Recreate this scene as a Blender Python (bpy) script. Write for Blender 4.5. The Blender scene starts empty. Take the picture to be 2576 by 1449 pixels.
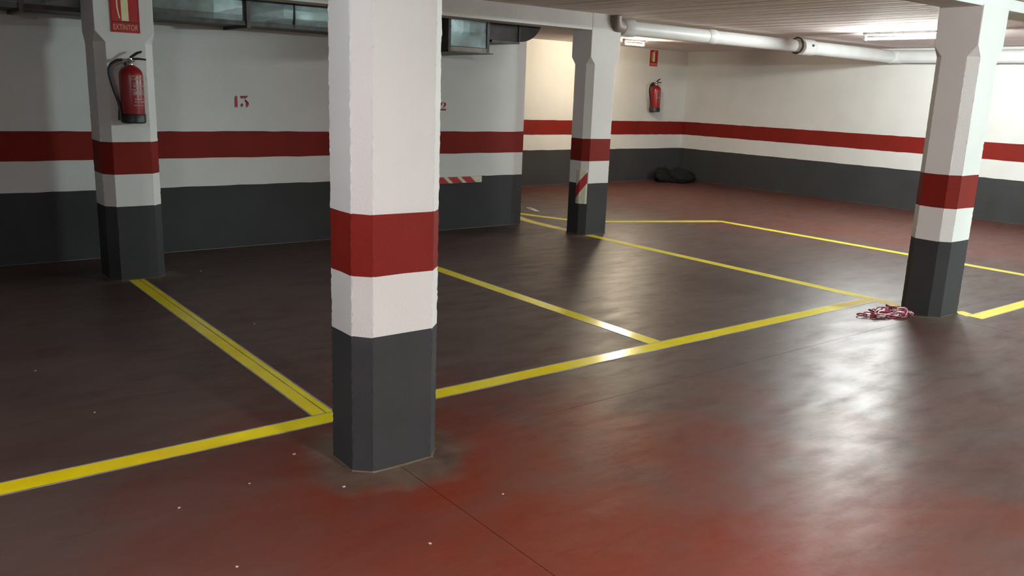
import bpy, bmesh, math, random
from mathutils import Vector, Matrix, noise as mnoise
random.seed(7)
S = bpy.context.scene
C = S.collection
PI = math.pi

# ------------------------------------------------------------------ camera, world, exposure
cam_d = bpy.data.cameras.new('camera')
cam_d.sensor_width = 36.0
cam_d.sensor_fit = 'HORIZONTAL'
cam_d.lens = 2139.5 / 2576 * 36.0
cam_d.clip_start = 0.05
cam = bpy.data.objects.new('camera', cam_d)
C.objects.link(cam)
yaw, pit, rol = 0.66260464, 0.22799430, 0.03721452
fw = Vector((math.sin(yaw) * math.cos(pit), math.cos(yaw) * math.cos(pit), -math.sin(pit)))
r_ = Vector((math.cos(yaw), -math.sin(yaw), 0)); u_ = r_.cross(fw)
rr = math.cos(rol) * r_ + math.sin(rol) * u_
uu = -math.sin(rol) * r_ + math.cos(rol) * u_
mw = Matrix((rr, uu, -fw)).transposed().to_4x4()
mw.translation = Vector((0, 0, 1.55))
cam.matrix_world = mw
S.camera = cam

w = bpy.data.worlds.new('world'); S.world = w; w.use_nodes = True
w.node_tree.nodes['Background'].inputs[0].default_value = (0.5, 0.6, 0.7, 1)
w.node_tree.nodes['Background'].inputs[1].default_value = 0.0

S.view_settings.view_transform = 'Standard'
S.view_settings.look = 'None'
S.view_settings.gamma = 1.0
S.view_settings.use_curve_mapping = False
S.view_settings.exposure = 0.0

# strengths of the tubes of the place (emission of the glowing tube surface)
LAMP_FAR_RIGHT = (920.0, (0.97, 1.0, 0.97))
LAMP_RECESS = (1000.0, (1.0, 0.84, 0.60))
LAMP_AISLE = (1350.0, (1.0, 0.90, 0.86))
LAMP_ENTRY = (640.0, (0.92, 0.96, 1.0))
LAMP_AISLE_EAST = (2600.0, (0.80, 1.0, 0.97))

# ------------------------------------------------------------------ materials
class NT:
    def __init__(s, name):
        s.m = bpy.data.materials.new(name); s.m.use_nodes = True
        s.t = s.m.node_tree; s.b = s.t.nodes['Principled BSDF']
        s.geo = None
    def n(s, typ, **kw):
        x = s.t.nodes.new(typ)
        for k, v in kw.items(): setattr(x, k, v)
        return x
    def l(s, a, b): s.t.links.new(a, b)
    def pos(s):
        if not s.geo: s.geo = s.n('ShaderNodeNewGeometry')
        return s.geo.outputs['Position']
    def obj(s): return s.n('ShaderNodeTexCoord').outputs['Object']
    def noise(s, scale, detail=4, rough=.55, vec=None, stretch=None, dist=0):
        v = vec or s.pos()
        if stretch:
            mp = s.n('ShaderNodeMapping'); mp.inputs['Scale'].default_value = stretch
            s.l(v, mp.inputs['Vector']); v = mp.outputs[0]
        x = s.n('ShaderNodeTexNoise'); x.inputs['Scale'].default_value = scale
        x.inputs['Detail'].default_value = detail; x.inputs['Roughness'].default_value = rough
        x.inputs['Distortion'].default_value = dist
        s.l(v, x.inputs['Vector']); return x.outputs['Fac']
    def ramp(s, fac, stops):
        x = s.n('ShaderNodeValToRGB'); e = x.color_ramp.elements
        while len(e) < len(stops): e.new(.5)
        for k, (p, c) in zip(e, stops):
            k.position = p; k.color = (c, c, c, 1) if isinstance(c, (int, float)) else (*c, 1)
        s.l(fac, x.inputs[0]); return x.outputs[0]
    def mix(s, f, a, b, mode='MIX'):
        x = s.n('ShaderNodeMix', data_type='RGBA', blend_type=mode)
        for i, v in ((0, f), (6, a), (7, b)):
            if isinstance(v, (int, float)): x.inputs[i].default_value = v if i == 0 else (v, v, v, 1)
            elif isinstance(v, tuple): x.inputs[i].default_value = (*v, 1)
            else: s.l(v, x.inputs[i])
        return x.outputs[2]
    def math(s, op, a, b=None, clamp=False):
        x = s.n('ShaderNodeMath', operation=op, use_clamp=clamp)
        for i, v in ((0, a), (1, b)):
            if v is None: continue
            if isinstance(v, (int, float)): x.inputs[i].default_value = v
            else: s.l(v, x.inputs[i])
        return x.outputs[0]
    def bump(s, h, strength=.2, dist=.01, prev=None):
        x = s.n('ShaderNodeBump'); x.inputs['Strength'].default_value = strength
        x.inputs['Distance'].default_value = dist; s.l(h, x.inputs['Height'])
        if prev is not None: s.l(prev, x.inputs['Normal'])
        return x.outputs[0]
    def set(s, col=None, rough=None, metal=None, nor=None, spec=None):
        for k, v in (('Base Color', col), ('Roughness', rough), ('Metallic', metal), ('Normal', nor), ('Specular IOR Level', spec)):
            if v is None: continue
            i = s.b.inputs[k]
            if isinstance(v, tuple): i.default_value = (*v, 1)
            elif isinstance(v, (int, float)): i.default_value = v
            else: s.l(v, i)
        return s.m

def paint(name, col, rough=.6, var=.12, bump=.25, bscale=60, spec=.2):
    a = NT(name)
    n1 = a.noise(2.2, 5); n2 = a.noise(bscale, 3)
    dark = tuple(c * (1 - var) for c in col); lite = tuple(min(1, c * (1 + var * .6)) for c in col)
    c = a.ramp(n1, [(.3, dark), (.7, lite)])
    n3 = a.noise(9, 3)
    h = a.math('ADD', n2, a.math('MULTIPLY', n3, .5))
    return a.set(c, rough, 0, a.bump(h, bump, .006), spec)

def plain(name, col, rough=.5, metal=0., var=.1, scale=25):
    a = NT(name)
    n = a.noise(scale, 3, vec=a.obj())
    c = a.ramp(n, [(.3, tuple(x * (1 - var) for x in col)), (.7, tuple(min(1, x * (1 + var)) for x in col))])
    return a.set(c, rough, metal)

M = {}
M['white'] = paint('white_wall_paint', (.66, .665, .65), .62, .05, .22, 70)
M['colwhite'] = paint('white_column_paint', (.69, .685, .665), .6, .05, .22, 110)
M['red'] = paint('red_band_paint', (.19, .012, .007), .65, .12, .22, 90)
M['grey'] = paint('grey_dado_paint', (.041, .042, .044), .65, .14, .22, 90)
M['mortar'] = paint('sandy_mortar', (.15, .12, .08), .9, .5, .8, 120)

def floor_mat():
    a = NT('polished_red_concrete')
    p = a.pos()
    sep = a.n('ShaderNodeSeparateXYZ'); a.l(p, sep.inputs[0])
    big = a.noise(.55, 5, .6); mid = a.noise(2.3, 6, .62, dist=.4); fine = a.noise(38, 4, .6)
    sweep = a.noise(.9, 5, .6, stretch=(1.2, 2.6, 1), dist=.5)
    red = a.ramp(mid, [(.25, (.120, .017, .006)), (.5, (.142, .020, .007)), (.78, (.135, .026, .012))])
    dust_shade = a.ramp(sweep, [(.25, (.046, .034, .031)), (.75, (.080, .060, .053))])
    # dust and tyre wear, heavy in the bays; shade painted in at west and east
    bay = a.n('ShaderNodeMapRange'); bay.clamp = True
    wob = a.math('ADD', sep.outputs[1], a.math('MULTIPLY', a.math('SUBTRACT', big, .5), 3.0))
    a.l(wob, bay.inputs[0])
    bay.inputs[1].default_value = 2.7; bay.inputs[2].default_value = 4.6
    bay.inputs[3].default_value = .0; bay.inputs[4].default_value = .74
    patch = a.ramp(a.math('ADD', a.math('MULTIPLY', mid, .5), a.math('MULTIPLY', sweep, .5)), [(.38, .05), (.66, .36)])
    west = a.n('ShaderNodeMapRange'); west.clamp = True  # dusty patch, darkened further to stand in for weaker light on this side
    a.l(a.math('ADD', sep.outputs[0], a.math('MULTIPLY', a.math('SUBTRACT', big, .5), 2.0)), west.inputs[0])
    west.inputs[1].default_value = .3; west.inputs[2].default_value = 1.5
    west.inputs[3].default_value = .62; west.inputs[4].default_value = .0
    east = a.n('ShaderNodeMapRange'); east.clamp = True  # dusty aisle, colour darkened further to offset strong lamp light here
    a.l(a.math('ADD', sep.outputs[0], a.math('MULTIPLY', a.math('SUBTRACT', mid, .5), 3.0)), east.inputs[0])
    east.inputs[1].default_value = 1.9; east.inputs[2].default_value = 4.0
    east.inputs[3].default_value = .0; east.inputs[4].default_value = .60
    far = a.n('ShaderNodeMapRange'); far.clamp = True      # beyond the bays cars only pass: redder again
    a.l(a.math('ADD', a.math('ADD', sep.outputs[0], a.math('MULTIPLY', sep.outputs[1], .35)), a.math('MULTIPLY', a.math('SUBTRACT', big, .5), 2.0)), far.inputs[0])
    far.inputs[1].default_value = 9.6; far.inputs[2].default_value = 11.2
    far.inputs[3].default_value = 1.0; far.inputs[4].default_value = .30
    bayf = a.math('MULTIPLY', bay.outputs[0], far.outputs[0])
    eastf = a.math('MULTIPLY', east.outputs[0], far.outputs[0])
    f = a.math('ADD', a.math('ADD', bayf, a.math('ADD', patch, eastf)), west.outputs[0], True)
    f = a.math('MINIMUM', f, .88)
    col = a.mix(f, red, dust_shade)
    # dirty ring where the sweeping machine does not reach, round each column
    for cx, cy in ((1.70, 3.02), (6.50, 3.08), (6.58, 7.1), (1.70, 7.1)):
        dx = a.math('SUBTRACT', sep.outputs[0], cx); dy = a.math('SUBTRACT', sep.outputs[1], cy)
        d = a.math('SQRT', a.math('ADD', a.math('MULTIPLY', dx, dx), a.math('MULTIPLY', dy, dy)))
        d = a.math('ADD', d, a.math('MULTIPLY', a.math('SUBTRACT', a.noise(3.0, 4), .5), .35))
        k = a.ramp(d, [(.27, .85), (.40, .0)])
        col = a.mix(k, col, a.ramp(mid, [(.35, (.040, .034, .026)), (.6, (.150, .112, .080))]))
    speck = a.ramp(a.noise(90, 2, .5), [(.70, 0.), (.78, .35)])
    col = a.mix(speck, col, (.20, .15, .12))
    wipe = a.noise(3.0, 6, .62, stretch=(1.0, 2.4, 1), dist=.25)
    rough = a.ramp(a.math('ADD', a.math('MULTIPLY', wipe, .8), a.math('MULTIPLY', fine, .2)), [(.25, .29), (.75, .41)])
    spec = a.ramp(wipe, [(.28, .46), (.50, .33), (.74, .12)])
    rough = a.math('ADD', rough, a.math('MULTIPLY', f, .05))
    b1 = a.bump(a.noise(3.2, 5, .5, stretch=(1, 2.2, 1)), .12, .03)
    b2 = a.bump(fine, .10, .003, b1)
    return a.set(col, rough, 0, b2, spec)
M['floor'] = floor_mat()
M['joint'] = plain('joint_dust', (.085, .055, .04), .95, 0, .6, 3)

def yellow_mat():
    a = NT('yellow_line_paint')
    n = a.noise(6, 5, .6)
    c = a.ramp(n, [(.3, (.84, .67, .001)), (.7, (.95, .79, .001))])
    scuff = a.ramp(a.noise(1.7, 6, .7, dist=.6), [(.60, 0.), (.80, .30)])
    c = a.mix(scuff, c, (.22, .19, .06))
    r = a.ramp(a.noise(5, 3), [(.35, .13), (.7, .24)])
    return a.set(c, r, 0, a.bump(a.noise(14, 3), .06, .004), .38)
M['yellow'] = yellow_mat()
M['edge'] = plain('pale_line_edge', (.30, .27, .25), .4, 0, .2)

def ceiling_mat():
    a = NT('board_marked_concrete_ceiling')
    s1 = a.noise(1.0, 4, .6, stretch=(9, .35, 1)); s2 = a.noise(5, 5, .6)
    c = a.ramp(a.math('ADD', a.math('MULTIPLY', s1, .65), a.math('MULTIPLY', s2, .35)),
               [(.30, (.68, .595, .58)), (.55, (.79, .72, .71)), (.75, (.87, .82, .81))])
    b = a.bump(s1, .5, .05); b = a.bump(a.noise(60, 3), .3, .005, b)
    return a.set(c, .8, 0, b, .3)
M['ceiling'] = ceiling_mat()
M['beam'] = paint('pale_beam_paint', (.72, .725, .71), .65, .08, .3, 40)

def galv():
    a = NT('galvanised_sheet')
    n = a.n('ShaderNodeTexVoronoi'); n.inputs['Scale'].default_value = 45
    a.l(a.pos(), n.inputs['Vector'])
    c = a.mix(.12, a.ramp(a.noise(3, 4), [(.3, (.11, .125, .125)), (.7, (.20, .235, .235))]), n.outputs['Color'], 'SOFT_LIGHT')
    r = a.ramp(a.noise(4, 4), [(.3, .24), (.7, .40)])
    return a.set(c, r, 1.0, a.bump(a.noise(1.6, 2, .4, stretch=(1, 1, 2.2)), .30, .06))
M['galv'] = galv()
M['darkmetal'] = plain('dull_dark_metal', (.075, .07, .068), .5, .7, .3, 12)
M['shadeduct'] = plain('shaded_duct_metal', (.060, .052, .054), .6, .3, .3, 8)  # shade painted into the colour of the unlit duct faces
M['pvc'] = plain('white_pvc', (.70, .73, .72), .48, 0, .05, 4)
M['pvcgrey'] = plain('grey_brown_pvc', (.24, .20, .17), .5, 0, .25, 12)  # grey-brown of the pipe elbow, coupling and plenum bar
M['black'] = plain('black_rubber', (.012, .012, .013), .45, 0, .3, 20)
M['extred'] = plain('extinguisher_red', (.26, .010, .014), .32, 0, .08, 10)
M['extlabel'] = plain('label_grey_pink', (.33, .20, .19), .5, 0, .15, 90)
M['signred'] = plain('sign_red', (.45, .016, .02), .35, 0, .08, 10)
M['signcream'] = plain('sign_cream', (.72, .70, .42), .4, 0, .06, 10)
M['letter'] = plain('letter_cream', (.55, .44, .27), .5)
M['signblack'] = plain('sign_black', (.03, .02, .02), .4)
M['num'] = plain('stencil_red', (.34, .025, .04), .6, 0, .35, 40)
M['hazwhite'] = plain('foam_cream', (.62, .62, .48), .55, 0, .08, 20)
M['hazred'] = plain('foam_red', (.42, .015, .02), .5, 0, .08, 20)
M['bag'] = plain('black_bag_cloth', (.012, .012, .012), .95, 0, .3, 8); M['bag'].node_tree.nodes['Principled BSDF'].inputs['Specular IOR Level'].default_value = .1
M['chain_red'] = plain('plastic_dark_red', (.26, .02, .05), .4)
M['chain_pink'] = plain('plastic_pale_pink', (.62, .42, .45), .4)
M['paper'] = plain('white_paper', (.75, .75, .73), .7)
M['chip'] = plain('paint_chip', (.50, .46, .38), .7)
M['steel'] = plain('steel', (.5, .5, .5), .3, 1)
M['housing'] = plain('lamp_housing_white', (.75, .75, .74), .4)

def emit(name, strength, col):
    a = NT(name); a.b.inputs['Base Color'].default_value = (1, 1, 1, 1)
    a.b.inputs['Emission Color'].default_value = (*col, 1)
    a.b.inputs['Emission Strength'].default_value = strength
    return a.m

# ------------------------------------------------------------------ mesh helpers
class MB:
    def __init__(s): s.v = []; s.f = []; s.mi = []
    def add(s, vs, fs, mi=0):
        o = len(s.v); s.v += [tuple(x) for x in vs]
        s.f += [tuple(i + o for i in f) for f in fs]; s.mi += [mi] * len(fs); return s
    def box(s, x0, x1, y0, y1, z0, z1, mi=0):
        v = [(x0, y0, z0), (x1, y0, z0), (x1, y1, z0), (x0, y1, z0), (x0, y0, z1), (x1, y0, z1), (x1, y1, z1), (x0, y1, z1)]
        return s.add(v, [(0, 3, 2, 1), (4, 5, 6, 7), (0, 1, 5, 4), (1, 2, 6, 5), (2, 3, 7, 6), (3, 0, 4, 7)], mi)
    def prism(s, poly, axis, a, b, mi=0):
        """poly: 2-D outline; axis 'x','y','z' is the extrusion direction from a to b"""
        n = len(poly)
        def P(p, t):
            return {'z': (p[0], p[1], t), 'y': (p[0], t, p[1]), 'x': (t, p[0], p[1])}[axis]
        v = [P(p, a) for p in poly] + [P(p, b) for p in poly]
        f = [tuple(range(n))[::-1], tuple(range(n, 2 * n))] + [(i, (i + 1) % n, n + (i + 1) % n, n + i) for i in range(n)]
        return s.add(v, f, mi)
    def tube(s, pts, rad, n=10, mi=0, caps=True, closed=False):
        pts = [Vector(p) for p in pts]; k = len(pts)
        rads = rad if isinstance(rad, (list, tuple)) else [rad] * k
        rings = []; up = None
        for i, p in enumerate(pts):
            a = pts[(i - 1) % k] if closed or i > 0 else p
            b = pts[(i + 1) % k] if closed or i < k - 1 else p
            t = (b - a).normalized() if (b - a).length > 1e-9 else Vector((0, 0, 1))
            if up is None: up = Vector((0, 0, 1)) if abs(t.z) < .9 else Vector((1, 0, 0))
            x = up.cross(t)
            if x.length < 1e-6: x = Vector((1, 0, 0)).cross(t)
            x.normalize(); y = t.cross(x); up = y
            rings.append([p + rads[i] * (math.cos(2 * PI * j / n) * x + math.sin(2 * PI * j / n) * y) for j in range(n)])
        v = [q for R in rings for q in R]; f = []
        for i in range(k if closed else k - 1):
            i2 = (i + 1) % k
            for j in range(n):
                f.append((i * n + j, i * n + (j + 1) % n, i2 * n + (j + 1) % n, i2 * n + j))
        if caps and not closed: f += [tuple(range(n))[::-1], tuple((k - 1) * n + j for j in range(n))]
        return s.add(v, f, mi)
    def lathe(s, prof, c=(0, 0, 0), n=24, mi=0):
        return s.tube([(c[0], c[1], c[2] + z) for r, z in prof], [max(r, 1e-4) for r, z in prof], n, mi)
    def build(s, name, mats, parent=None, smooth=False, bevel=0):
        me = bpy.data.meshes.new(name)
        me.from_pydata(s.v, [], s.f)
        for m in (mats if isinstance(mats, (list, tuple)) else [mats]): me.materials.append(m)
        for p, i in zip(me.polygons, s.mi): p.material_index = i
        bm = bmesh.new(); bm.from_mesh(me); bmesh.ops.recalc_face_normals(bm, faces=bm.faces)
        if bevel:
            bmesh.ops.bevel(bm, geom=[e for e in bm.edges if e.is_manifold and e.calc_face_angle(0) > .6], offset=bevel, segments=2, affect='EDGES', profile=.7)
        bm.to_mesh(me); bm.free()
        if smooth:
            for p in me.polygons: p.use_smooth = True
            try: me.set_sharp_from_angle(angle=math.radians(40))
            except Exception: pass
        o = bpy.data.objects.new(name, me); C.objects.link(o)
        if parent is not None: o.parent = parent
        return o

def tag(o, label=None, cat=None, group=None, kind=None):
    if label: o['label'] = label
    if cat: o['category'] = cat
    if group: o['group'] = group
    if kind: o['kind'] = kind
    return o

def thing(name, label, cat, group=None, loc=(0, 0, 0)):
    o = bpy.data.objects.new(name, None); C.objects.link(o); o.location = loc
    o.empty_display_size = .1
    return tag(o, label, cat, group)

def copy_tree(o, parent=None):
    c = o.copy(); C.objects.link(c)
    if parent is not None: c.parent = parent
    for ch in list(o.children): copy_tree(ch, c)
    return c

# ------------------------------------------------------------------ floor: cast slabs with sawn joints
XW, XE, YS, YL, YB = -5.0, 12.73, -4.5, 7.92, 11.18      # west, east, south, left-wall face, back-wall face
ZC = 2.38
fl = MB().box(XW - .3, XE + .3, YS - .3, YB + .3, -.14, -.004).build('floor', M['joint'])
tag(fl, kind='structure')
jx = [XW - .3, -3.05, 1.685, 6.43, 11.2, XE + .3]; jy = [YS - .3, -1.0, 2.995, 6.90, YB + .3]; g = .0016
for i in range(len(jx) - 1):
    for j in range(len(jy) - 1):
        MB().box(jx[i] + g, jx[i + 1] - g, jy[j] + g, jy[j + 1] - g, -.004, 0).build('slab', M['floor'], fl)

def strip(pts, width, z, label, el=.009, er=.009):
    """painted line along a polyline, with a thin pale edge on both sides"""
    P = [Vector((p[0], p[1])) for p in pts]
    L = []
    for i, p in enumerate(P):
        a = P[max(i - 1, 0)]; b = P[min(i + 1, len(P) - 1)]
        t = (b - a).normalized(); n = Vector((-t.y, t.x))
        if 0 < i < len(P) - 1:
            t1 = (P[i] - P[i - 1]).normalized(); n1 = Vector((-t1.y, t1.x)); k = 1 / max(.5, n.dot(n1))
        else: k = 1
        L.append((p, n * k))
    m = MB(); h = width / 2
    offs = [-h - er, -h, h, h + el]
    v = []
    for p, n in L:
        for o in offs:
            q = p + n * (o + random.uniform(-.0015, .0015)); v.append((q.x, q.y, z))
        for o in (offs[0], offs[3]):
            q = p + n * o; v.append((q.x, q.y, 0.0002))
    for k in range(len(L) - 1):
        a, b = 6 * k, 6 * k + 6
        m.add([], [])
        m.v = v
        for f, mi in (((a, b, b + 1, a + 1), 1), ((a + 1, b + 1, b + 2, a + 2), 0), ((a + 2, b + 2, b + 3, a + 3), 1),
                      ((a + 4, b + 4, b, a), 1), ((a + 3, b + 3, b + 5, a + 5), 1)):
            m.f.append(f); m.mi.append(mi)
    return tag(m.build('yellow_line', [M['yellow'], M['edge']], fl), label)

def sub(a, b, n): return [(a[0] + (b[0] - a[0]) * i / n, a[1] + (b[1] - a[1]) * i / n) for i in range(n + 1)]
LW = .105
strip(sub((XW, 3.52), (6.42, 3.52), 60), LW, .0020, 'yellow line across the bay fronts, passing behind the big column')
strip(sub((1.6490, 3.46), (1.6490, 6.93), 20), .068, .0014, 'yellow line from big column to extinguisher column', .009, .0005)
strip(sub((1.7045, 3.46), (1.7045, 6.93), 20), .034, .0014, 'yellow line from big column to extinguisher column', .0005, .009)
strip(sub((3.98, 3.50), (3.98, 7.90), 22), LW, .0014, 'yellow line between the two middle bays')
strip([(6.48, 3.20), (6.48, 4), (6.475, 5), (6.47, 6), (6.47, 6.94)], LW, .0012, 'yellow line between middle and right columns')
strip([(6.47, 7.27), (6.475, 7.6), (6.49, 7.95), (6.55, 8.3), (6.66, 8.65), (6.72, 8.9)], .125, .0012, 'short yellow line behind the middle column')
strip([(6.60, 9.1), (6.76, 8.68), (6.88, 8.3), (7.02, 7.93), (7.17, 7.75), (7.36, 7.60), (7.8, 7.42), (8.3, 7.21), (8.82, 6.99)], .125, .0018, 'bent yellow line running round from the wall end')
strip(sub((8.83, 7.02), (8.83, 2.75), 20), LW, .0014, 'yellow line behind the right column')
strip([(6.70, 2.94), (6.655, 2.80)], LW, .0012, 'short yellow stub at right column base')
strip(sub((6.62, 2.775), (12.6, 2.775), 25), LW, .0020, 'yellow line running right from the right column')

# ------------------------------------------------------------------ walls with painted bands
GW, WW, RW = .591, .848, 1.088
def wall(name, x0, x1, y0, y1, face, a0, a1, bands=True):
    """face: '-y','-x','+y','+x' = plane that shows; a0..a1 span along it"""
    o = MB().box(x0, x1, y0, y1, 0, ZC).build(name, M['white']); tag(o, kind='structure')
    if not bands: return o
    n = max(4, int((a1 - a0) / .12))
    for nm, mat, zl, zh, lab in (('grey_dado', 'grey', 0.002, GW, 'dark grey painted dado'), ('red_stripe', 'red', WW, RW, 'dark red painted stripe')):
        m = MB(); t = .0025; v = []
        for i in range(n + 1):
            s = a0 + (a1 - a0) * i / n
            lo = zl + (random.uniform(-.003, .003) if zl > .1 else 0); hi = zh + random.uniform(-.003, .003)
            for d, z in ((0, lo), (t, lo), (t, hi), (0, hi)):
                p = {'-y': (s, y0 - d, z), '+y': (s, y1 + d, z), '-x': (x0 - d, s, z), '+x': (x1 + d, s, z)}[face]
                v.append(p)
        f = []
        for i in range(n):
            for k in range(4):
                f.append((4 * i + k, 4 * i + 4 + k, 4 * i + 4 + (k + 1) % 4, 4 * i + (k + 1) % 4))
        f += [(0, 1, 2, 3), (4 * n + 3, 4 * n + 2, 4 * n + 1, 4 * n)]
        m.add(v, f); tag(m.build(nm, M[mat], o), lab)
    return o
wl = wall('wall_left', XW - .2, 6.262, YL, YL + .25, '-y', XW, 6.262)
for nm, mat, zl, zh in (('grey_dado', 'grey', .002, GW), ('red_stripe', 'red', WW, RW)):   # returns on the wall end
    MB().box(6.262, 6.2645, YL - .0025, YL + .25, zl, zh).build(nm, M[mat], wl)
wall('wall_back', 3.0, XE + .25, YB, YB + .25, '-y', 3.0, XE)
wall('wall_right', XE, XE + .25, YS - .2, YB, '-x', YS, YB - .003)
wall('wall_near', XW - .2, XE, YS - .25, YS, '+y', XW, XE)
wall('wall_far_left', XW - .25, XW, YS, YL, '+x', YS, YL)
wall('wall_recess', 2.8, 3.0, YL + .25, YB, '+x', YL + .25, YB)

ce = MB().box(XW - .2, XE + .2, YS - .2, YB + .2, ZC, ZC + .25).build('ceiling', M['ceiling']); tag(ce, kind='structure')
MB().box(XW, XE, YS, 2.90, 2.315, ZC).build('lowered_slab', M['ceiling'], ce)

# painted bay numbers, stencilled on the left wall
def glyph(polys, x, z, wd, ht, name, label):
    m = MB()
    for p in polys:
        m.prism([(x + a * wd, z + b * ht) for a, b in p], 'y', YL - .0028, YL - .0004)
    tag(m.build(name, M['num'], wl), label)
ONE = [[(.30, .02), (.70, .02), (.72, .5), (.68, .98), (.45, .95), (.30, .84), (.28, .5)]]
THREE = [[(.05, .97), (.95, 1.0), (.80, .86), (.60, .76), (.10, .76), (.05, .86)],
         [(.62, .70), (.55, .62), (.80, .56), (.97, .42), (.98, .22), (.82, .04), (.68, .02), (.64, .2), (.66, .44), (.58, .52)],
         [(.04, .22), (.14, .34), (.30, .34), (.34, .2), (.26, .06), (.10, .06)]]
TWO = [[(.04, .66), (.12, .9), (.36, 1.), (.40, .84), (.32, .66), (.18, .6)],
       [(.46, 1.), (.78, .95), (.97, .78), (.92, .58), (.60, .34), (.44, .26), (.52, .42), (.64, .62), (.62, .86)],
       [(.04, .0), (.96, .0), (.96, .3), (.84, .2), (.40, .24), (.10, .16)]]
glyph(ONE, 2.842, 1.306, .060, .108, 'painted_number', 'red stencilled figure 1 of bay number 13')
glyph(THREE, 2.908, 1.306, .084, .108, 'painted_number', 'red stencilled figure 3 of bay number 13')
glyph(ONE, 5.030, 1.312, .060, .09, 'painted_number', 'red stencilled figure 1 of bay number 12')
glyph(TWO, 5.098, 1.312, .084, .09, 'painted_number', 'red stencilled figure 2 of bay number 12')

# ------------------------------------------------------------------ columns
GC, WC, RC = .577, .823, 1.066
def column(X0, X1, Yf, Yb, c, ztop, zstop, label, chip=.0015):
    t = thing('concrete_column', label, 'column', 'octagonal painted parking columns', ((X0 + X1) / 2, (Yf + Yb) / 2, 0))
    cx, cy = (X0 + X1) / 2, (Yf + Yb) / 2
    def ring(cc):
        K = [(X0 + cc, Yf), (X1 - cc, Yf), (X1, Yf + cc), (X1, Yb - cc), (X1 - cc, Yb), (X0 + cc, Yb), (X0, Yb - cc), (X0, Yf + cc)]
        pts = []
        for i in range(8):
            a, b = K[i], K[(i + 1) % 8]; e = min(.3, .007 / max(1e-6, math.dist(a, b)))
            pts += [(a[0] + (b[0] - a[0]) * k - cx, a[1] + (b[1] - a[1]) * k - cy, k == 0) for k in ((0, e, .5, 1 - e) if i % 2 == 0 else (0, e, 1 - e))]
        return pts
    N = len(ring(c))
    rng = random.Random(int(X0 * 1000 + Yf * 77))
    def cut(z):
        o = [rng.uniform(-.0020, .0020) for _ in range(N)]
        return [z + d for d in o]
    def ch(z): return c if z <= zstop else max(.004, c * (1 - (z - zstop) / .075))
    segs = [('grey_base', 'grey', 0, GC, 'dark grey painted base'), ('white_band', 'colwhite', GC, WC, None),
            ('red_band', 'red', WC, RC, 'dark red painted band'), ('white_shaft', 'colwhite', RC, zstop, None), ('capital', 'colwhite', zstop, ztop, None)]
    bound = {0: [0.0] * N, GC: cut(GC), WC: cut(WC), RC: cut(RC), zstop: [zstop] * N, ztop: [ztop] * N}
    for nm, mat, za, zb, lab in segs:
        rows = max(2, int((zb - za) / .012)) if nm != 'capital' else 6
        m = MB(); v = []
        zs = [i / rows for i in range(rows + 1)]
        if nm == 'capital': zs = [0, .075 / (zb - za)] + [.075 / (zb - za) + (1 - .075 / (zb - za)) * k / 3 for k in (1, 2, 3)]
        R = len(zs) - 1
        for s in zs:
            zz = za + (zb - za) * s
            for j, (px, py, corner) in enumerate(ring(ch(zz))):
                z = bound[za][j] * (1 - s) + bound[zb][j] * s
                k = chip if corner else 0.0
                q = mnoise.noise_vector(Vector(((px + cx) * 30, (py + cy) * 30, z * 55))) * k * 2
                v.append((px + q.x, py + q.y, z))
        f = [(r * N + j, r * N + (j + 1) % N, (r + 1) * N + (j + 1) % N, (r + 1) * N + j) for r in range(R) for j in range(N)]
        f += [tuple(range(N))[::-1], tuple(R * N + j for j in range(N))]
        m.add(v, f)
        tag(m.build(nm, M[mat], t), lab)
    # rough mortar skirt round the foot
    m = MB(); v = []; base = ring(c)
    for (px, py, k) in base:
        L = math.hypot(px, py); o = rng.uniform(.002, .016)
        v += [(px * .995, py * .995, rng.uniform(.003, .008)), (px * (1 + o / L), py * (1 + o / L), .001)]
    f = [(2 * i, 2 * i + 1, (2 * i + 3) % (2 * N), (2 * i + 2) % (2 * N)) for i in range(N)]
    m.add(v, f); tag(m.build('mortar_skirt', M['mortar'], t), 'crumbly sandy mortar round the foot')
    return t
column(1.497, 1.897, 2.880, 3.180, .062, 2.25, 2.02, 'large nearest column in the foreground, left of centre', .0022)
column(6.310, 6.700, 2.915, 3.225, .064, 2.25, 1.90, 'column at the right edge with tangled chain at its foot')
column(6.370, 6.798, 6.948, 7.256, .065, ZC, 1.855, 'far middle column with a red and white corner guard')
column(1.493, 1.906, 6.927, 7.330, .069, 2.25, 1.79, 'dim left column with fire extinguisher and red sign')

# beams on the two rows of columns
def beam(x0, x1, y0, y1, z0, z1, label):
    return tag(MB().box(x0, x1, y0, y1, z0, z1).build('ceiling_beam', M['beam'], None, bevel=.008), label, 'beam')
beam(XW, 6.372, 6.95, 7.20, 2.205, ZC, 'pale ceiling beam running left from the far middle column')
beam(XW, XE, 2.92, 3.20, 2.238, ZC, 'pale ceiling beam over the front row of columns, at top right corner')

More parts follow.
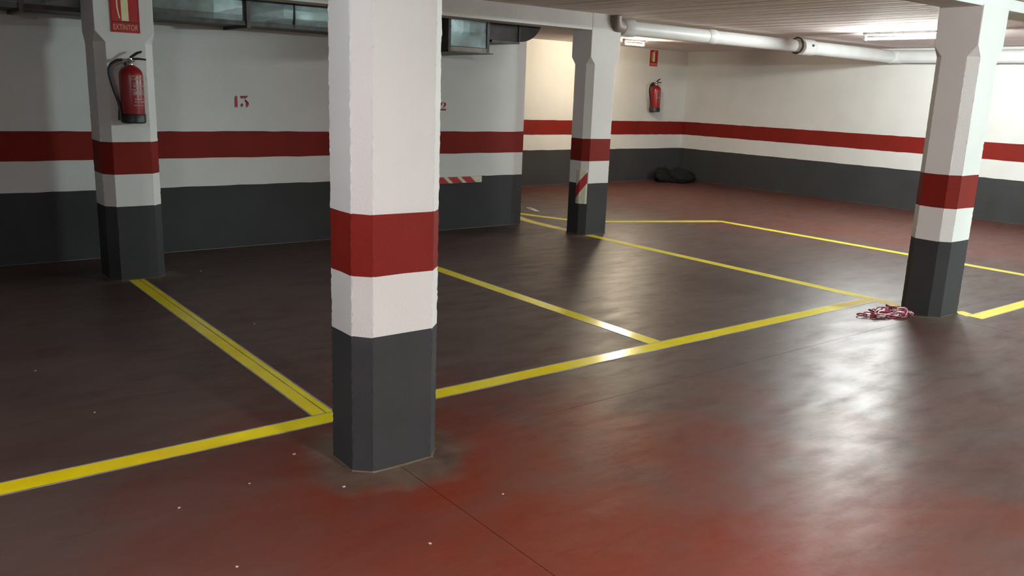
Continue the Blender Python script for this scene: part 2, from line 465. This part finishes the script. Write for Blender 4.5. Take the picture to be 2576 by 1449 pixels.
# ------------------------------------------------------------------ ventilation duct along the left wall
dt = thing('ventilation_duct', 'galvanised ventilation duct along the top of the dim left wall', 'duct', None, (2.0, 7.6, 2.02))
def rel(o, t): o.location = -t.location; return o
def duct_panel(x0, x1, zb=2.02, zt=2.37, y0=7.36, y1=7.915):
    m = MB(); n = 6; k = 5
    v = []; f = []
    for i in range(n + 1):
        for j in range(k + 1):
            a, b = i / n, j / k
            bul = .016 * (1 - abs(2 * a - 1)) * (1 - abs(2 * b - 1)) + .010 * min(1, 4 * min(b, 1 - b)) * min(1, 6 * min(a, 1 - a))
            v.append((x0 + (x1 - x0) * a, y0 - bul, zb + (zt - zb) * b))
    for i in range(n):
        for j in range(k):
            q = i * (k + 1) + j; f.append((q, q + k + 1, q + k + 2, q + 1))
    m.add(v, f)
    m.add([(x0, y0, zb), (x1, y0, zb), (x1, y1, zb), (x0, y1, zb)], [(0, 1, 2, 3)])
    m.add([(x0, y0, zt), (x1, y0, zt), (x1, y1, zt), (x0, y1, zt)], [(0, 1, 2, 3)])
    return rel(m.build('duct_panel', M['galv'], dt), dt)
cuts = [XW, -2.9, -.9, 1.1, 2.79, 4.70]
for a, b in zip(cuts, cuts[1:]): duct_panel(a + .004, b - .004)
for x in cuts[1:]:
    rel(MB().box(x - .016, x + .016, 7.325, 7.91, 1.985, 2.372).build('flange', M['darkmetal'], dt), dt)
for x in (.1, 3.21):
    rel(MB().box(x - .005, x + .005, 7.335, 7.36, 2.015, 2.37).build('seam', M['darkmetal'], dt), dt)
rel(MB().box(XW, 4.70, 7.34, 7.372, 2.005, 2.04).build('bottom_angle', M['darkmetal'], dt), dt)
rel(MB().box(XW, 4.70, 7.373, 7.90, 2.012, 2.018).build('underside', M['shadeduct'], dt), dt)

bx = thing('duct_plenum', 'square galvanised duct box hanging beside the big column', 'duct', None, (4.95, 7.5, 1.9))
def r2(o): o.location = -bx.location; return o
X0, X1, Y0, Y1, Z0, Z1 = 4.722, 5.215, 7.20, 7.915, 1.90, 2.375
m = MB(); n = 6; v = []; f = []
for i in range(n + 1):
    for j in range(n + 1):
        a, b = i / n, j / n
        v.append((X0 + .03 + (X1 - X0 - .06) * a, Y0 + .012 - .012 * math.sin(PI * a) * math.sin(PI * b), Z0 + .055 + (Z1 - Z0 - .055) * b))
for i in range(n):
    for j in range(n):
        q = i * (n + 1) + j; f.append((q, q + n + 1, q + n + 2, q + 1))
r2(m.add(v, f).build('front_panel', M['galv'], bx))
r2(MB().box(X0, X0 + .03, Y0, Y0 + .03, Z0, Z1).build('frame_bar', M['darkmetal'], bx))
r2(MB().box(X1 - .03, X1, Y0, Y0 + .03, Z0, Z1).build('frame_bar', M['darkmetal'], bx))
r2(MB().box(X0 + .03, X1 - .03, Y0 + .002, Y0 + .03, Z0 + .008, Z0 + .05).build('frame_bar', M['pvcgrey'], bx))
r2(MB().box(X0, X1 + .045, Y0 - .008, Y1, Z0 - .004, Z0 + .008).build('bottom_lip', M['darkmetal'], bx))
r2(MB().box(X0 + .004, X0 + .010, Y0 + .03, Y1, Z0 + .01, Z1).build('side_panel', M['shadeduct'], bx))
r2(MB().box(X1 - .010, X1 - .004, Y0 + .03, Y1, Z0 + .01, Z1).build('side_panel', M['shadeduct'], bx))

el = thing('duct_elbow', 'dark shade-coloured duct elbow curving off beside the duct box', 'duct', None, (5.6, 7.6, 2.04))
def r3(o): o.location = -el.location; return o
prof = [(5.222, 2.372), (5.222, 2.052), (5.72, 2.052)]
prof += [(5.72 + .30 * math.sin(a), 2.052 + .25 * (1 - math.cos(a))) for a in [PI / 2 * k / 8 for k in range(1, 9)]] + [(6.02, 2.372)]
r3(MB().prism(prof, 'y', 7.36, 7.905).build('elbow_body', M['shadeduct'], el))
r3(MB().box(5.34, 5.70, 7.33, 7.90, 2.028, 2.048).build('elbow_flange', M['darkmetal'], el))
r3(MB().box(5.70, 5.715, 7.345, 7.36, 2.05, 2.372).build('seam', M['darkmetal'], el))

# ------------------------------------------------------------------ white drain pipe under the ceiling
def pipe_thing(name, label): return thing(name, label, 'pipe')
PZ, PY = 2.268, 7.02
pt = pipe_thing('drain_pipe', 'white drain pipe under ceiling from the middle column to the right wall')
MB().tube([(6.98, PY, PZ), (10.16, PY, PZ - .005)], .080, 20).build('pipe_length', M['pvc'], pt, True)
MB().tube([(6.86, PY, PZ), (6.875, PY, PZ), (7.03, PY, PZ), (7.045, PY, PZ)], [.088, .096, .096, .082], 20).build('collar', M['pvc'], pt, True)
MB().tube([(8.28, PY, PZ), (8.29, PY, PZ), (8.43, PY, PZ), (8.44, PY, PZ)], [.081, .086, .086, .081], 20).build('collar', M['pvc'], pt, True)
MB().tube([(6.70, PY - .05, 2.375), (6.70, PY - .05, 2.33), (6.72, PY - .04, 2.285), (6.78, PY - .015, 2.272), (6.87, PY, PZ)], [.082, .085, .088, .088, .085], 18).build('elbow', M['pvcgrey'], pt, True)
MB().tube([(10.30, PY, PZ - .012), (12.50, PY, PZ - .02)], .092, 20).build('pipe_length', M['pvc'], pt, True)
MB().tube([(10.20, PY, PZ - .012), (10.215, PY, PZ - .012), (10.45, PY, PZ - .012), (10.47, PY, PZ - .012)], [.098, .106, .106, .094], 20).build('collar', M['pvc'], pt, True)
MB().tube([(10.05, PY, PZ - .005), (10.20, PY, PZ - .008)], .084, 20).build('coupling', M['pvcgrey'], pt, True)
hg = MB(); hg.tube([(10.12, PY + .10 * math.sin(a), PZ - .10 * math.cos(a)) for a in [2 * PI * k / 24 for k in range(24)]], .010, 6, closed=True)
hg.box(10.105, 10.135, PY - .012, PY + .012, PZ + .095, ZC)
hg.build('hanger', M['darkmetal'], pt, True)
MB().lathe([(.0, 0), (.016, 0), (.016, .02), (.0, .02)], (0, 0, 0), 10).build('bolt', M['darkmetal'], pt).matrix_local = Matrix.Translation((10.33, PY - .098, PZ + .01)) @ Matrix.Rotation(PI / 2, 4, 'X')
MB().tube([(12.46 + .12 * math.sin(a), PY - .12 * (1 - math.cos(a)), PZ - .02) for a in [PI / 2 * k / 8 for k in range(9)]], .098, 18).build('elbow', M['pvc'], pt, True)
MB().tube([(12.58, PY - .12, PZ - .02), (12.58, YS, PZ - .05)], .092, 20).build('pipe_length', M['pvc'], pt, True)
for y in (5.6, 4.1, 2.6): MB().tube([(12.58, y, PZ - .03), (12.58, y - .03, PZ - .03)], .099, 20).build('pipe_clip', M['darkmetal'], pt, True)

# ------------------------------------------------------------------ fluorescent lamps
def lamp(name, x, y, length, light, label, z=ZC, axis='y', drop=.07):
    t = thing(name, label, 'lamp', None, (x, y, z))
    h = length / 2
    def bxx(a0, a1, b0, b1, z0, z1):
        return MB().box(b0, b1, a0, a1, z0, z1) if axis == 'y' else MB().box(a0, a1, b0, b1, z0, z1)
    bxx(-h - .03, h + .03, -.030, .030, -.030, 0).build('housing', M['housing'], t, bevel=.006)
    for e in (-1, 1):
        a, b = sorted((e * h, e * (h + .03)))
        bxx(a, b, -.016, .016, -drop - .017, -.030).build('lamp_holder', M['housing'], t, bevel=.003)
    P = lambda s: (0, s, -drop) if axis == 'y' else (s, 0, -drop)
    MB().tube([P(-h), P(h)], .014, 10).build('tube', emit('glowing_tube', *light), t, True)
    return t
lamp('fluorescent_lamp', 9.80, 5.25, 1.2, LAMP_FAR_RIGHT, 'brightest fluorescent lamp on the ceiling beside right column', drop=.075)
lamp('fluorescent_lamp', 9.74, 9.66, .40, LAMP_RECESS, 'small bright lamp above the far wall extinguisher', axis='x')
lamp('fluorescent_lamp', 2.02, -.55, 1.2, LAMP_AISLE, 'fluorescent lamp above the driving aisle near the viewer', 2.315)
lamp('fluorescent_lamp', -.60, 1.90, .6, LAMP_ENTRY, 'fluorescent lamp above the aisle behind the viewer', 2.315)
lamp('fluorescent_lamp', 8.20, -.10, 1.2, LAMP_AISLE_EAST, 'fluorescent lamp above the aisle to the far right', 2.315)

# ------------------------------------------------------------------ fire extinguishers and their signs
def extinguisher(label, loc, sc=1.0):
    t = thing('fire_extinguisher', label, 'extinguisher', None, loc)
    MB().lathe([(.0, .035), (.080, .035), (.083, .05), (.083, .34), (.078, .37), (.062, .395), (.036, .412), (.024, .42), (.0, .42)]).build('cylinder', M['extred'], t, True)
    MB().lathe([(.0, 0), (.080, 0), (.087, .008), (.087, .062), (.083, .068), (.0, .068)]).build('base_boot', M['black'], t, True)
    lab = MB(); n = 12
    def band(z0, z1, a0, a1, rad):
        v = []; f = []
        for i in range(n + 1):
            a = a0 + (a1 - a0) * i / n
            v += [(rad * math.sin(a), -rad * math.cos(a), z0), (rad * math.sin(a), -rad * math.cos(a), z1)]
        for i in range(n): f.append((2 * i, 2 * i + 2, 2 * i + 3, 2 * i + 1))
        lab.add(v, f)
    rg = random.Random(3)
    for z, h in ((.335, .010), (.312, .014), (.285, .006), (.262, .016), (.236, .012), (.205, .026), (.172, .008), (.150, .012), (.128, .006)):
        a = -.15 + rg.uniform(-.1, .1)
        while a < 1.15:
            w_ = rg.uniform(.12, .42); band(z, z + h, a, min(a + w_, 1.25), .0836); a += w_ + .09
    lab.build('label_print', M['extlabel'], t)['kind'] = 'stuff'
    v = MB().lathe([(.0, .418), (.022, .418), (.022, .438), (.016, .445), (.016, .468), (.0, .468)], n=14)
    v.tube([(-.055, 0, .452), (.03, 0, .452)], .011, 10)
    v.build('valve', M['steel'], t, True)
    MB().tube([(0, 0, .470), (.018, 0, .482), (.05, 0, .505), (.085, 0, .518)], [.008, .010, .010, .007], 8).build('lever', M['black'], t, True)
    MB().tube([(.01, 0, .462), (.06, 0, .466), (.112, 0, .462)], [.009, .008, .006], 8).build('carry_handle', M['black'], t, True)
    P = [(-.055, 0, .452), (-.095, -.002, .445), (-.135, -.004, .415), (-.150, -.004, .37), (-.140, -.002, .30), (-.118, 0, .22), (-.095, 0, .14), (-.090, -.005, .075)]
    Q = []
    for i in range(len(P) - 1):
        p0, p1, p2, p3 = [Vector(P[max(0, min(len(P) - 1, i + k))]) for k in (-1, 0, 1, 2)]
        for s in range(5):
            u = s / 5
            Q.append(.5 * ((2 * p1) + (p2 - p0) * u + (2 * p0 - 5 * p1 + 4 * p2 - p3) * u * u + (-p0 + 3 * p1 - 3 * p2 + p3) * u ** 3))
    Q.append(Vector(P[-1]))
    MB().tube(Q, .011, 8).build('hose', M['black'], t, True)
    MB().tube([(-.090, -.005, .095), (-.089, -.006, .02)], [.016, .021], 10).build('nozzle', M['black'], t, True)
    MB().box(-.02, .02, .05, .094, .36, .44).build('bracket', M['darkmetal'], t)
    t.scale = (sc, sc, sc)
    return t
extinguisher('dark red fire extinguisher with long black hose, hung on left column', (1.700, 6.833, 1.212))
extinguisher('small red fire extinguisher hung on the bright far wall', (11.80, 11.068, 1.262), 1.14)

def sign(label, x, z, wd, ht, y):
    t = thing('fire_extinguisher_sign', label, 'sign', None, (x, y, z))
    MB().box(0, wd, -.004, 0, 0, ht).build('plate', M['signred'], t, bevel=.001)
    k = wd / .205; f = ht / .31
    def pr(poly, d0, d1, nm, mat, lab=None):
        o = MB().prism([(a * k, b * f) for a, b in poly], 'y', -d1, -d0).build(nm, M[mat], t)
        return tag(o, lab)
    pr([(.078, .085), (.128, .085), (.128, .235), (.118, .255), (.088, .255), (.078, .235)], .0042, .0055, 'pictogram_body', 'signcream', 'cream extinguisher silhouette')
    pr([(.094, .257), (.112, .257), (.112, .272), (.150, .285), (.148, .294), (.094, .280)], .0042, .0055, 'pictogram_handle', 'signcream')
    hose = [(.092, .270), (.060, .262), (.046, .235), (.046, .18), (.056, .12), (.062, .10), (.070, .104), (.063, .13), (.056, .18), (.056, .232), (.066, .252), (.092, .260)]
    pr(hose, .0042, .0055, 'pictogram_hose', 'signcream')
    for nm, p in (('border', [(.010, .076), (.195, .076), (.195, .080), (.010, .080)]), ('border', [(.008, .072), (.197, .072), (.197, .0755), (.008, .0755)]), ('border', [(.008, .008), (.0115, .008), (.0115, .30), (.008, .30)]),
                  ('border', [(.1935, .008), (.197, .008), (.197, .30), (.1935, .30)])):
        pr(p, .0042, .0050, nm, 'signblack')
    cu = bpy.data.curves.new('lettering', 'FONT'); cu.body = 'EXTINTOR'; cu.size = .052; cu.align_x = 'CENTER'; cu.extrude = .0006
    tmp = bpy.data.objects.new('tmp', cu); C.objects.link(tmp)
    dg = bpy.context.evaluated_depsgraph_get(); me = bpy.data.meshes.new_from_object(tmp.evaluated_get(dg)); bpy.data.objects.remove(tmp)
    me.materials.clear(); me.materials.append(M['letter'])
    xs = [q.co.x for q in me.vertices]; sx = .172 * k / (max(xs) - min(xs))
    o = bpy.data.objects.new('lettering', me); C.objects.link(o); o.parent = t
    o.matrix_local = Matrix.Translation((wd / 2, -.0050, .020 * f)) @ Matrix.Rotation(PI / 2, 4, 'X') @ Matrix.Diagonal((sx, f * 1.05, 1, 1))
    return t
sign('red extinguisher sign near the top of the dim left column', 1.604, 1.862, .203, .30, 6.925)
sign('red extinguisher sign on the far wall above the small extinguisher', 11.70, 2.075, .20, .285, 11.178)

# ------------------------------------------------------------------ red and white foam guards
t = thing('foam_bumper', 'red and white striped foam bumper strip on the left wall', 'bumper', None, (5.2, 7.905, .558))
def r4(o): o.location = -t.location; return o
r4(MB().box(4.66, 5.662, 7.888, 7.916, .522, .594).build('foam_strip', M['hazwhite'], t, bevel=.006))
for k in range(4):
    x = 5.375 - .180 * k
    r4(MB().prism([(x, .592), (x + .125, .592), (x + .205, .524), (x + .08, .524)], 'y', 7.8865, 7.8878).build('red_stripe', M['hazred'], t))

t2 = thing('corner_guard', 'red and white foam corner guard on the far middle column', 'bumper', None, (6.39, 7.0, .53))
GX0, GYf, Gc = 6.370, 6.948, .065
nrm = Vector((-1, -1, 0)).normalized(); tx = Vector((1, -1, 0)).normalized()
A_ = Vector((GX0, GYf + Gc, 0)); B_ = Vector((GX0 + Gc, GYf, 0)); Z_ = Vector((0, 0, 1))
out = []
prof = [(Vector((GX0, GYf + Gc + .055, 0)), Vector((-1, 0, 0))), (A_, (nrm + Vector((-1, 0, 0))).normalized()), (B_ - tx * .006, nrm)]
def gp(s, z, d):
    """s 0..1 along the guard from its left edge, over the bend"""
    L1, L2 = .055, (prof[2][0] - prof[1][0]).length; q = s * (L1 + L2)
    if q < L1: u = q / L1; a, b = prof[0], prof[1]
    else: u = (q - L1) / L2; a, b = prof[1], prof[2]
    p = a[0].lerp(b[0], u) + a[1].lerp(b[1], u) * d
    return (p.x - t2.location.x, p.y - t2.location.y, z - t2.location.z)
zl, zh = .352, .722
m = MB(); S_ = [0, .2, .4, .46, .5, .7, .85, 1]; v = []; f = []
for s in S_:
    for z in (zl, zh):
        e = .004 if s in (0, 1) else .014
        v += [gp(s, z, .0005), gp(s, z, e)]
for i in range(len(S_) - 1):
    a = 4 * i; b = a + 4
    f += [(a, b, b + 1, a + 1), (a + 1, b + 1, b + 3, a + 3), (a + 3, b + 3, b + 2, a + 2), (a + 2, b + 2, b, a)]
f += [(0, 1, 3, 2), (4 * 7, 4 * 7 + 2, 4 * 7 + 3, 4 * 7 + 1)]
m.add(v, f).build('foam_shell', M['hazwhite'], t2)
m = MB(); v = []; f = []; SS = [.02 + .96 * i / 12 for i in range(13)]
for s in SS:
    zt = .535 + (.712 - .535) * s; zb = .392 + (.590 - .392) * s
    d = .0155 if .15 < s < .9 else .0125
    v += [gp(s, zb, d), gp(s, zt, d)]
for i in range(12): f.append((2 * i, 2 * i + 2, 2 * i + 3, 2 * i + 1))
m.add(v, f).build('red_stripe', M['hazred'], t2)

# ------------------------------------------------------------------ odds and ends
bag = thing('rubbish_bag', 'slumped black bag on the floor in the far corner', 'bag', None, (12.2, 10.72, 0))
def lump(cx, cy, rx, ry, h, seed, nm):
    bm = bmesh.new(); bmesh.ops.create_icosphere(bm, subdivisions=4, radius=1)
    for q in bm.verts:
        p = q.co.copy(); d = 1 + .22 * mnoise.noise(p * 1.6 + Vector((seed, 0, 0))) + .10 * mnoise.noise(p * 4.5 + Vector((0, seed, 0))) + .04 * abs(mnoise.noise(p * 11))
        q.co = Vector((cx + p.x * rx * d, cy + p.y * ry * d, max(0.001, h * .42 + p.z * h * .6 * d)))
    me = bpy.data.meshes.new(nm); bm.to_mesh(me); bm.free(); me.materials.append(M['bag'])
    for p in me.polygons: p.use_smooth = True
    o = bpy.data.objects.new(nm, me); C.objects.link(o); o.parent = bag; return o
lump(.0, -.02, .30, .26, .24, 1, 'bag_body'); lump(-.30, .12, .16, .15, .26, 5, 'bag_fold'); lump(.27, .06, .18, .2, .18, 9, 'bag_fold')

# tangled plastic barrier chain by the right column
ch = thing('barrier_chain', 'tangled red and pink plastic barrier chain at the right column foot', 'chain', None, (6.12, 3.16, 0))
def link_mesh(nm, mat):
    m = MB(); pts = []
    for k in range(16):
        a = 2 * PI * k / 16
        pts.append((.024 * math.cos(a) + (.012 if math.cos(a) > 0 else -.012), .017 * math.sin(a), 0))
    m.tube(pts, .0048, 6, closed=True)
    return m.build(nm, M[mat], ch, True)
lr = link_mesh('chain_link', 'chain_red'); lp = link_mesh('chain_link', 'chain_pink')
rg = random.Random(11)
path = [(-.26, .09), (-.20, .02), (-.10, -.05), (.00, -.09), (.09, -.08), (.04, .0), (-.06, .05), (-.14, .08), (-.18, .02), (-.10, -.01), (-.02, -.02), (.05, -.05), (.00, .05),
        (-.09, .09), (-.12, .02), (-.03, -.07), (.08, -.10), (.15, -.05), (.20, .04), (.17, .09), (.13, .06), (.165, .02), (.18, .07), (.14, .10), (.12, .05)]
pos = []
for i in range(len(path) - 1):
    a, b = Vector(path[i]), Vector(path[i + 1]); n = max(1, round((b - a).length / .044))
    for k in range(n): pos.append((a.lerp(b, k / n), (b - a)))
hgt = {}
for i, (p, d) in enumerate(pos):
    key = (round(p.x / .06), round(p.y / .06)); h = hgt.get(key, 0); hgt[key] = h + 1
    src = lr if i % 5 < 3 else lp
    o = src if i == 0 else (lp if i == 3 else src.copy())
    if i not in (0, 3): C.objects.link(o); o.parent = ch
    tilt = rg.uniform(.15, 1.2) * (1 if i % 2 else -1)
    z = .006 + .017 * abs(math.sin(tilt)) + min(h, 4) * .011
    o.matrix_local = Matrix.Translation((p.x, p.y, z)) @ Matrix.Rotation(math.atan2(d.y, d.x) + rg.uniform(-.4, .4), 4, 'Z') @ Matrix.Rotation(tilt, 4, 'X')

def scrap(name, label, cat, x, y, sx, sy, h, mat, rot=0, group=None, seed=1):
    m = MB(); n = 5; rg = random.Random(seed); v = []; f = []
    for i in range(n):
        for j in range(n):
            a, b = i / (n - 1) - .5, j / (n - 1) - .5
            v.append((a * sx * (1 + rg.uniform(-.12, .12)), b * sy * (1 + rg.uniform(-.15, .15)), .001 + h * rg.uniform(.1, 1) * (1 - 2.2 * max(abs(a), abs(b)) ** 2)))
    k = len(v); v += [(p[0], p[1], .0004) for p in v]
    for i in range(n - 1):
        for j in range(n - 1):
            q = i * n + j; f += [(q, q + n, q + n + 1, q + 1), (k + q, k + q + 1, k + q + n + 1, k + q + n)]
    ed = [i * n for i in range(n)] + [(n - 1) * n + j for j in range(1, n)] + [i * n + n - 1 for i in range(n - 2, -1, -1)] + [j for j in range(n - 2, 0, -1)]
    f += [(ed[i], ed[(i + 1) % len(ed)], k + ed[(i + 1) % len(ed)], k + ed[i]) for i in range(len(ed))]
    o = m.add(v, f).build(name, M[mat]); o.location = (x, y, 0); o.rotation_euler.z = rot
    return tag(o, label, cat, group)
scrap('paper_scrap', 'white paper scrap on the floor by the far wall end', 'litter', 7.19, 8.83, .07, .36, .02, 'paper', -.35)
GRP = 'pale crumbs on the floor'
for k, (x, y, s, lab) in enumerate((
        (1.402, 2.829, .018, 'pale crumb on the floor in front of the big column foot'),
        (1.891, 2.433, .016, 'pale crumb alone on red floor right of the dark joint'),
        (1.454, 2.274, .017, 'pale crumb nearest the bottom edge, below the big column'),
        (1.106, 3.056, .012, 'pale crumb left of the big column, below the yellow line'),
        (.821, 3.005, .014, 'pale crumb lower left of the big column, on the faint joint'),
        (1.364, 3.220, .020, 'pale crumb just left of the big column base'),
        (.778, 4.159, .016, 'pale crumb in the dark left bay, above the yellow line'),
        (.655, 4.948, .016, 'pale crumb furthest left in the dark left bay'),
        (.854, 2.501, .014, 'pale crumb at the bottom edge, lower left'),
        (1.975, 5.258, .016, 'pale crumb in bay 13, beside the slanting yellow line'),
        (2.193, 7.009, .020, 'pale crumb in bay 13, near the dim left wall'))):
    scrap('crumb', lab, 'litter', x, y, s * .62, s * .5, s * .25, 'chip', k * .7, GRP, k + 3)
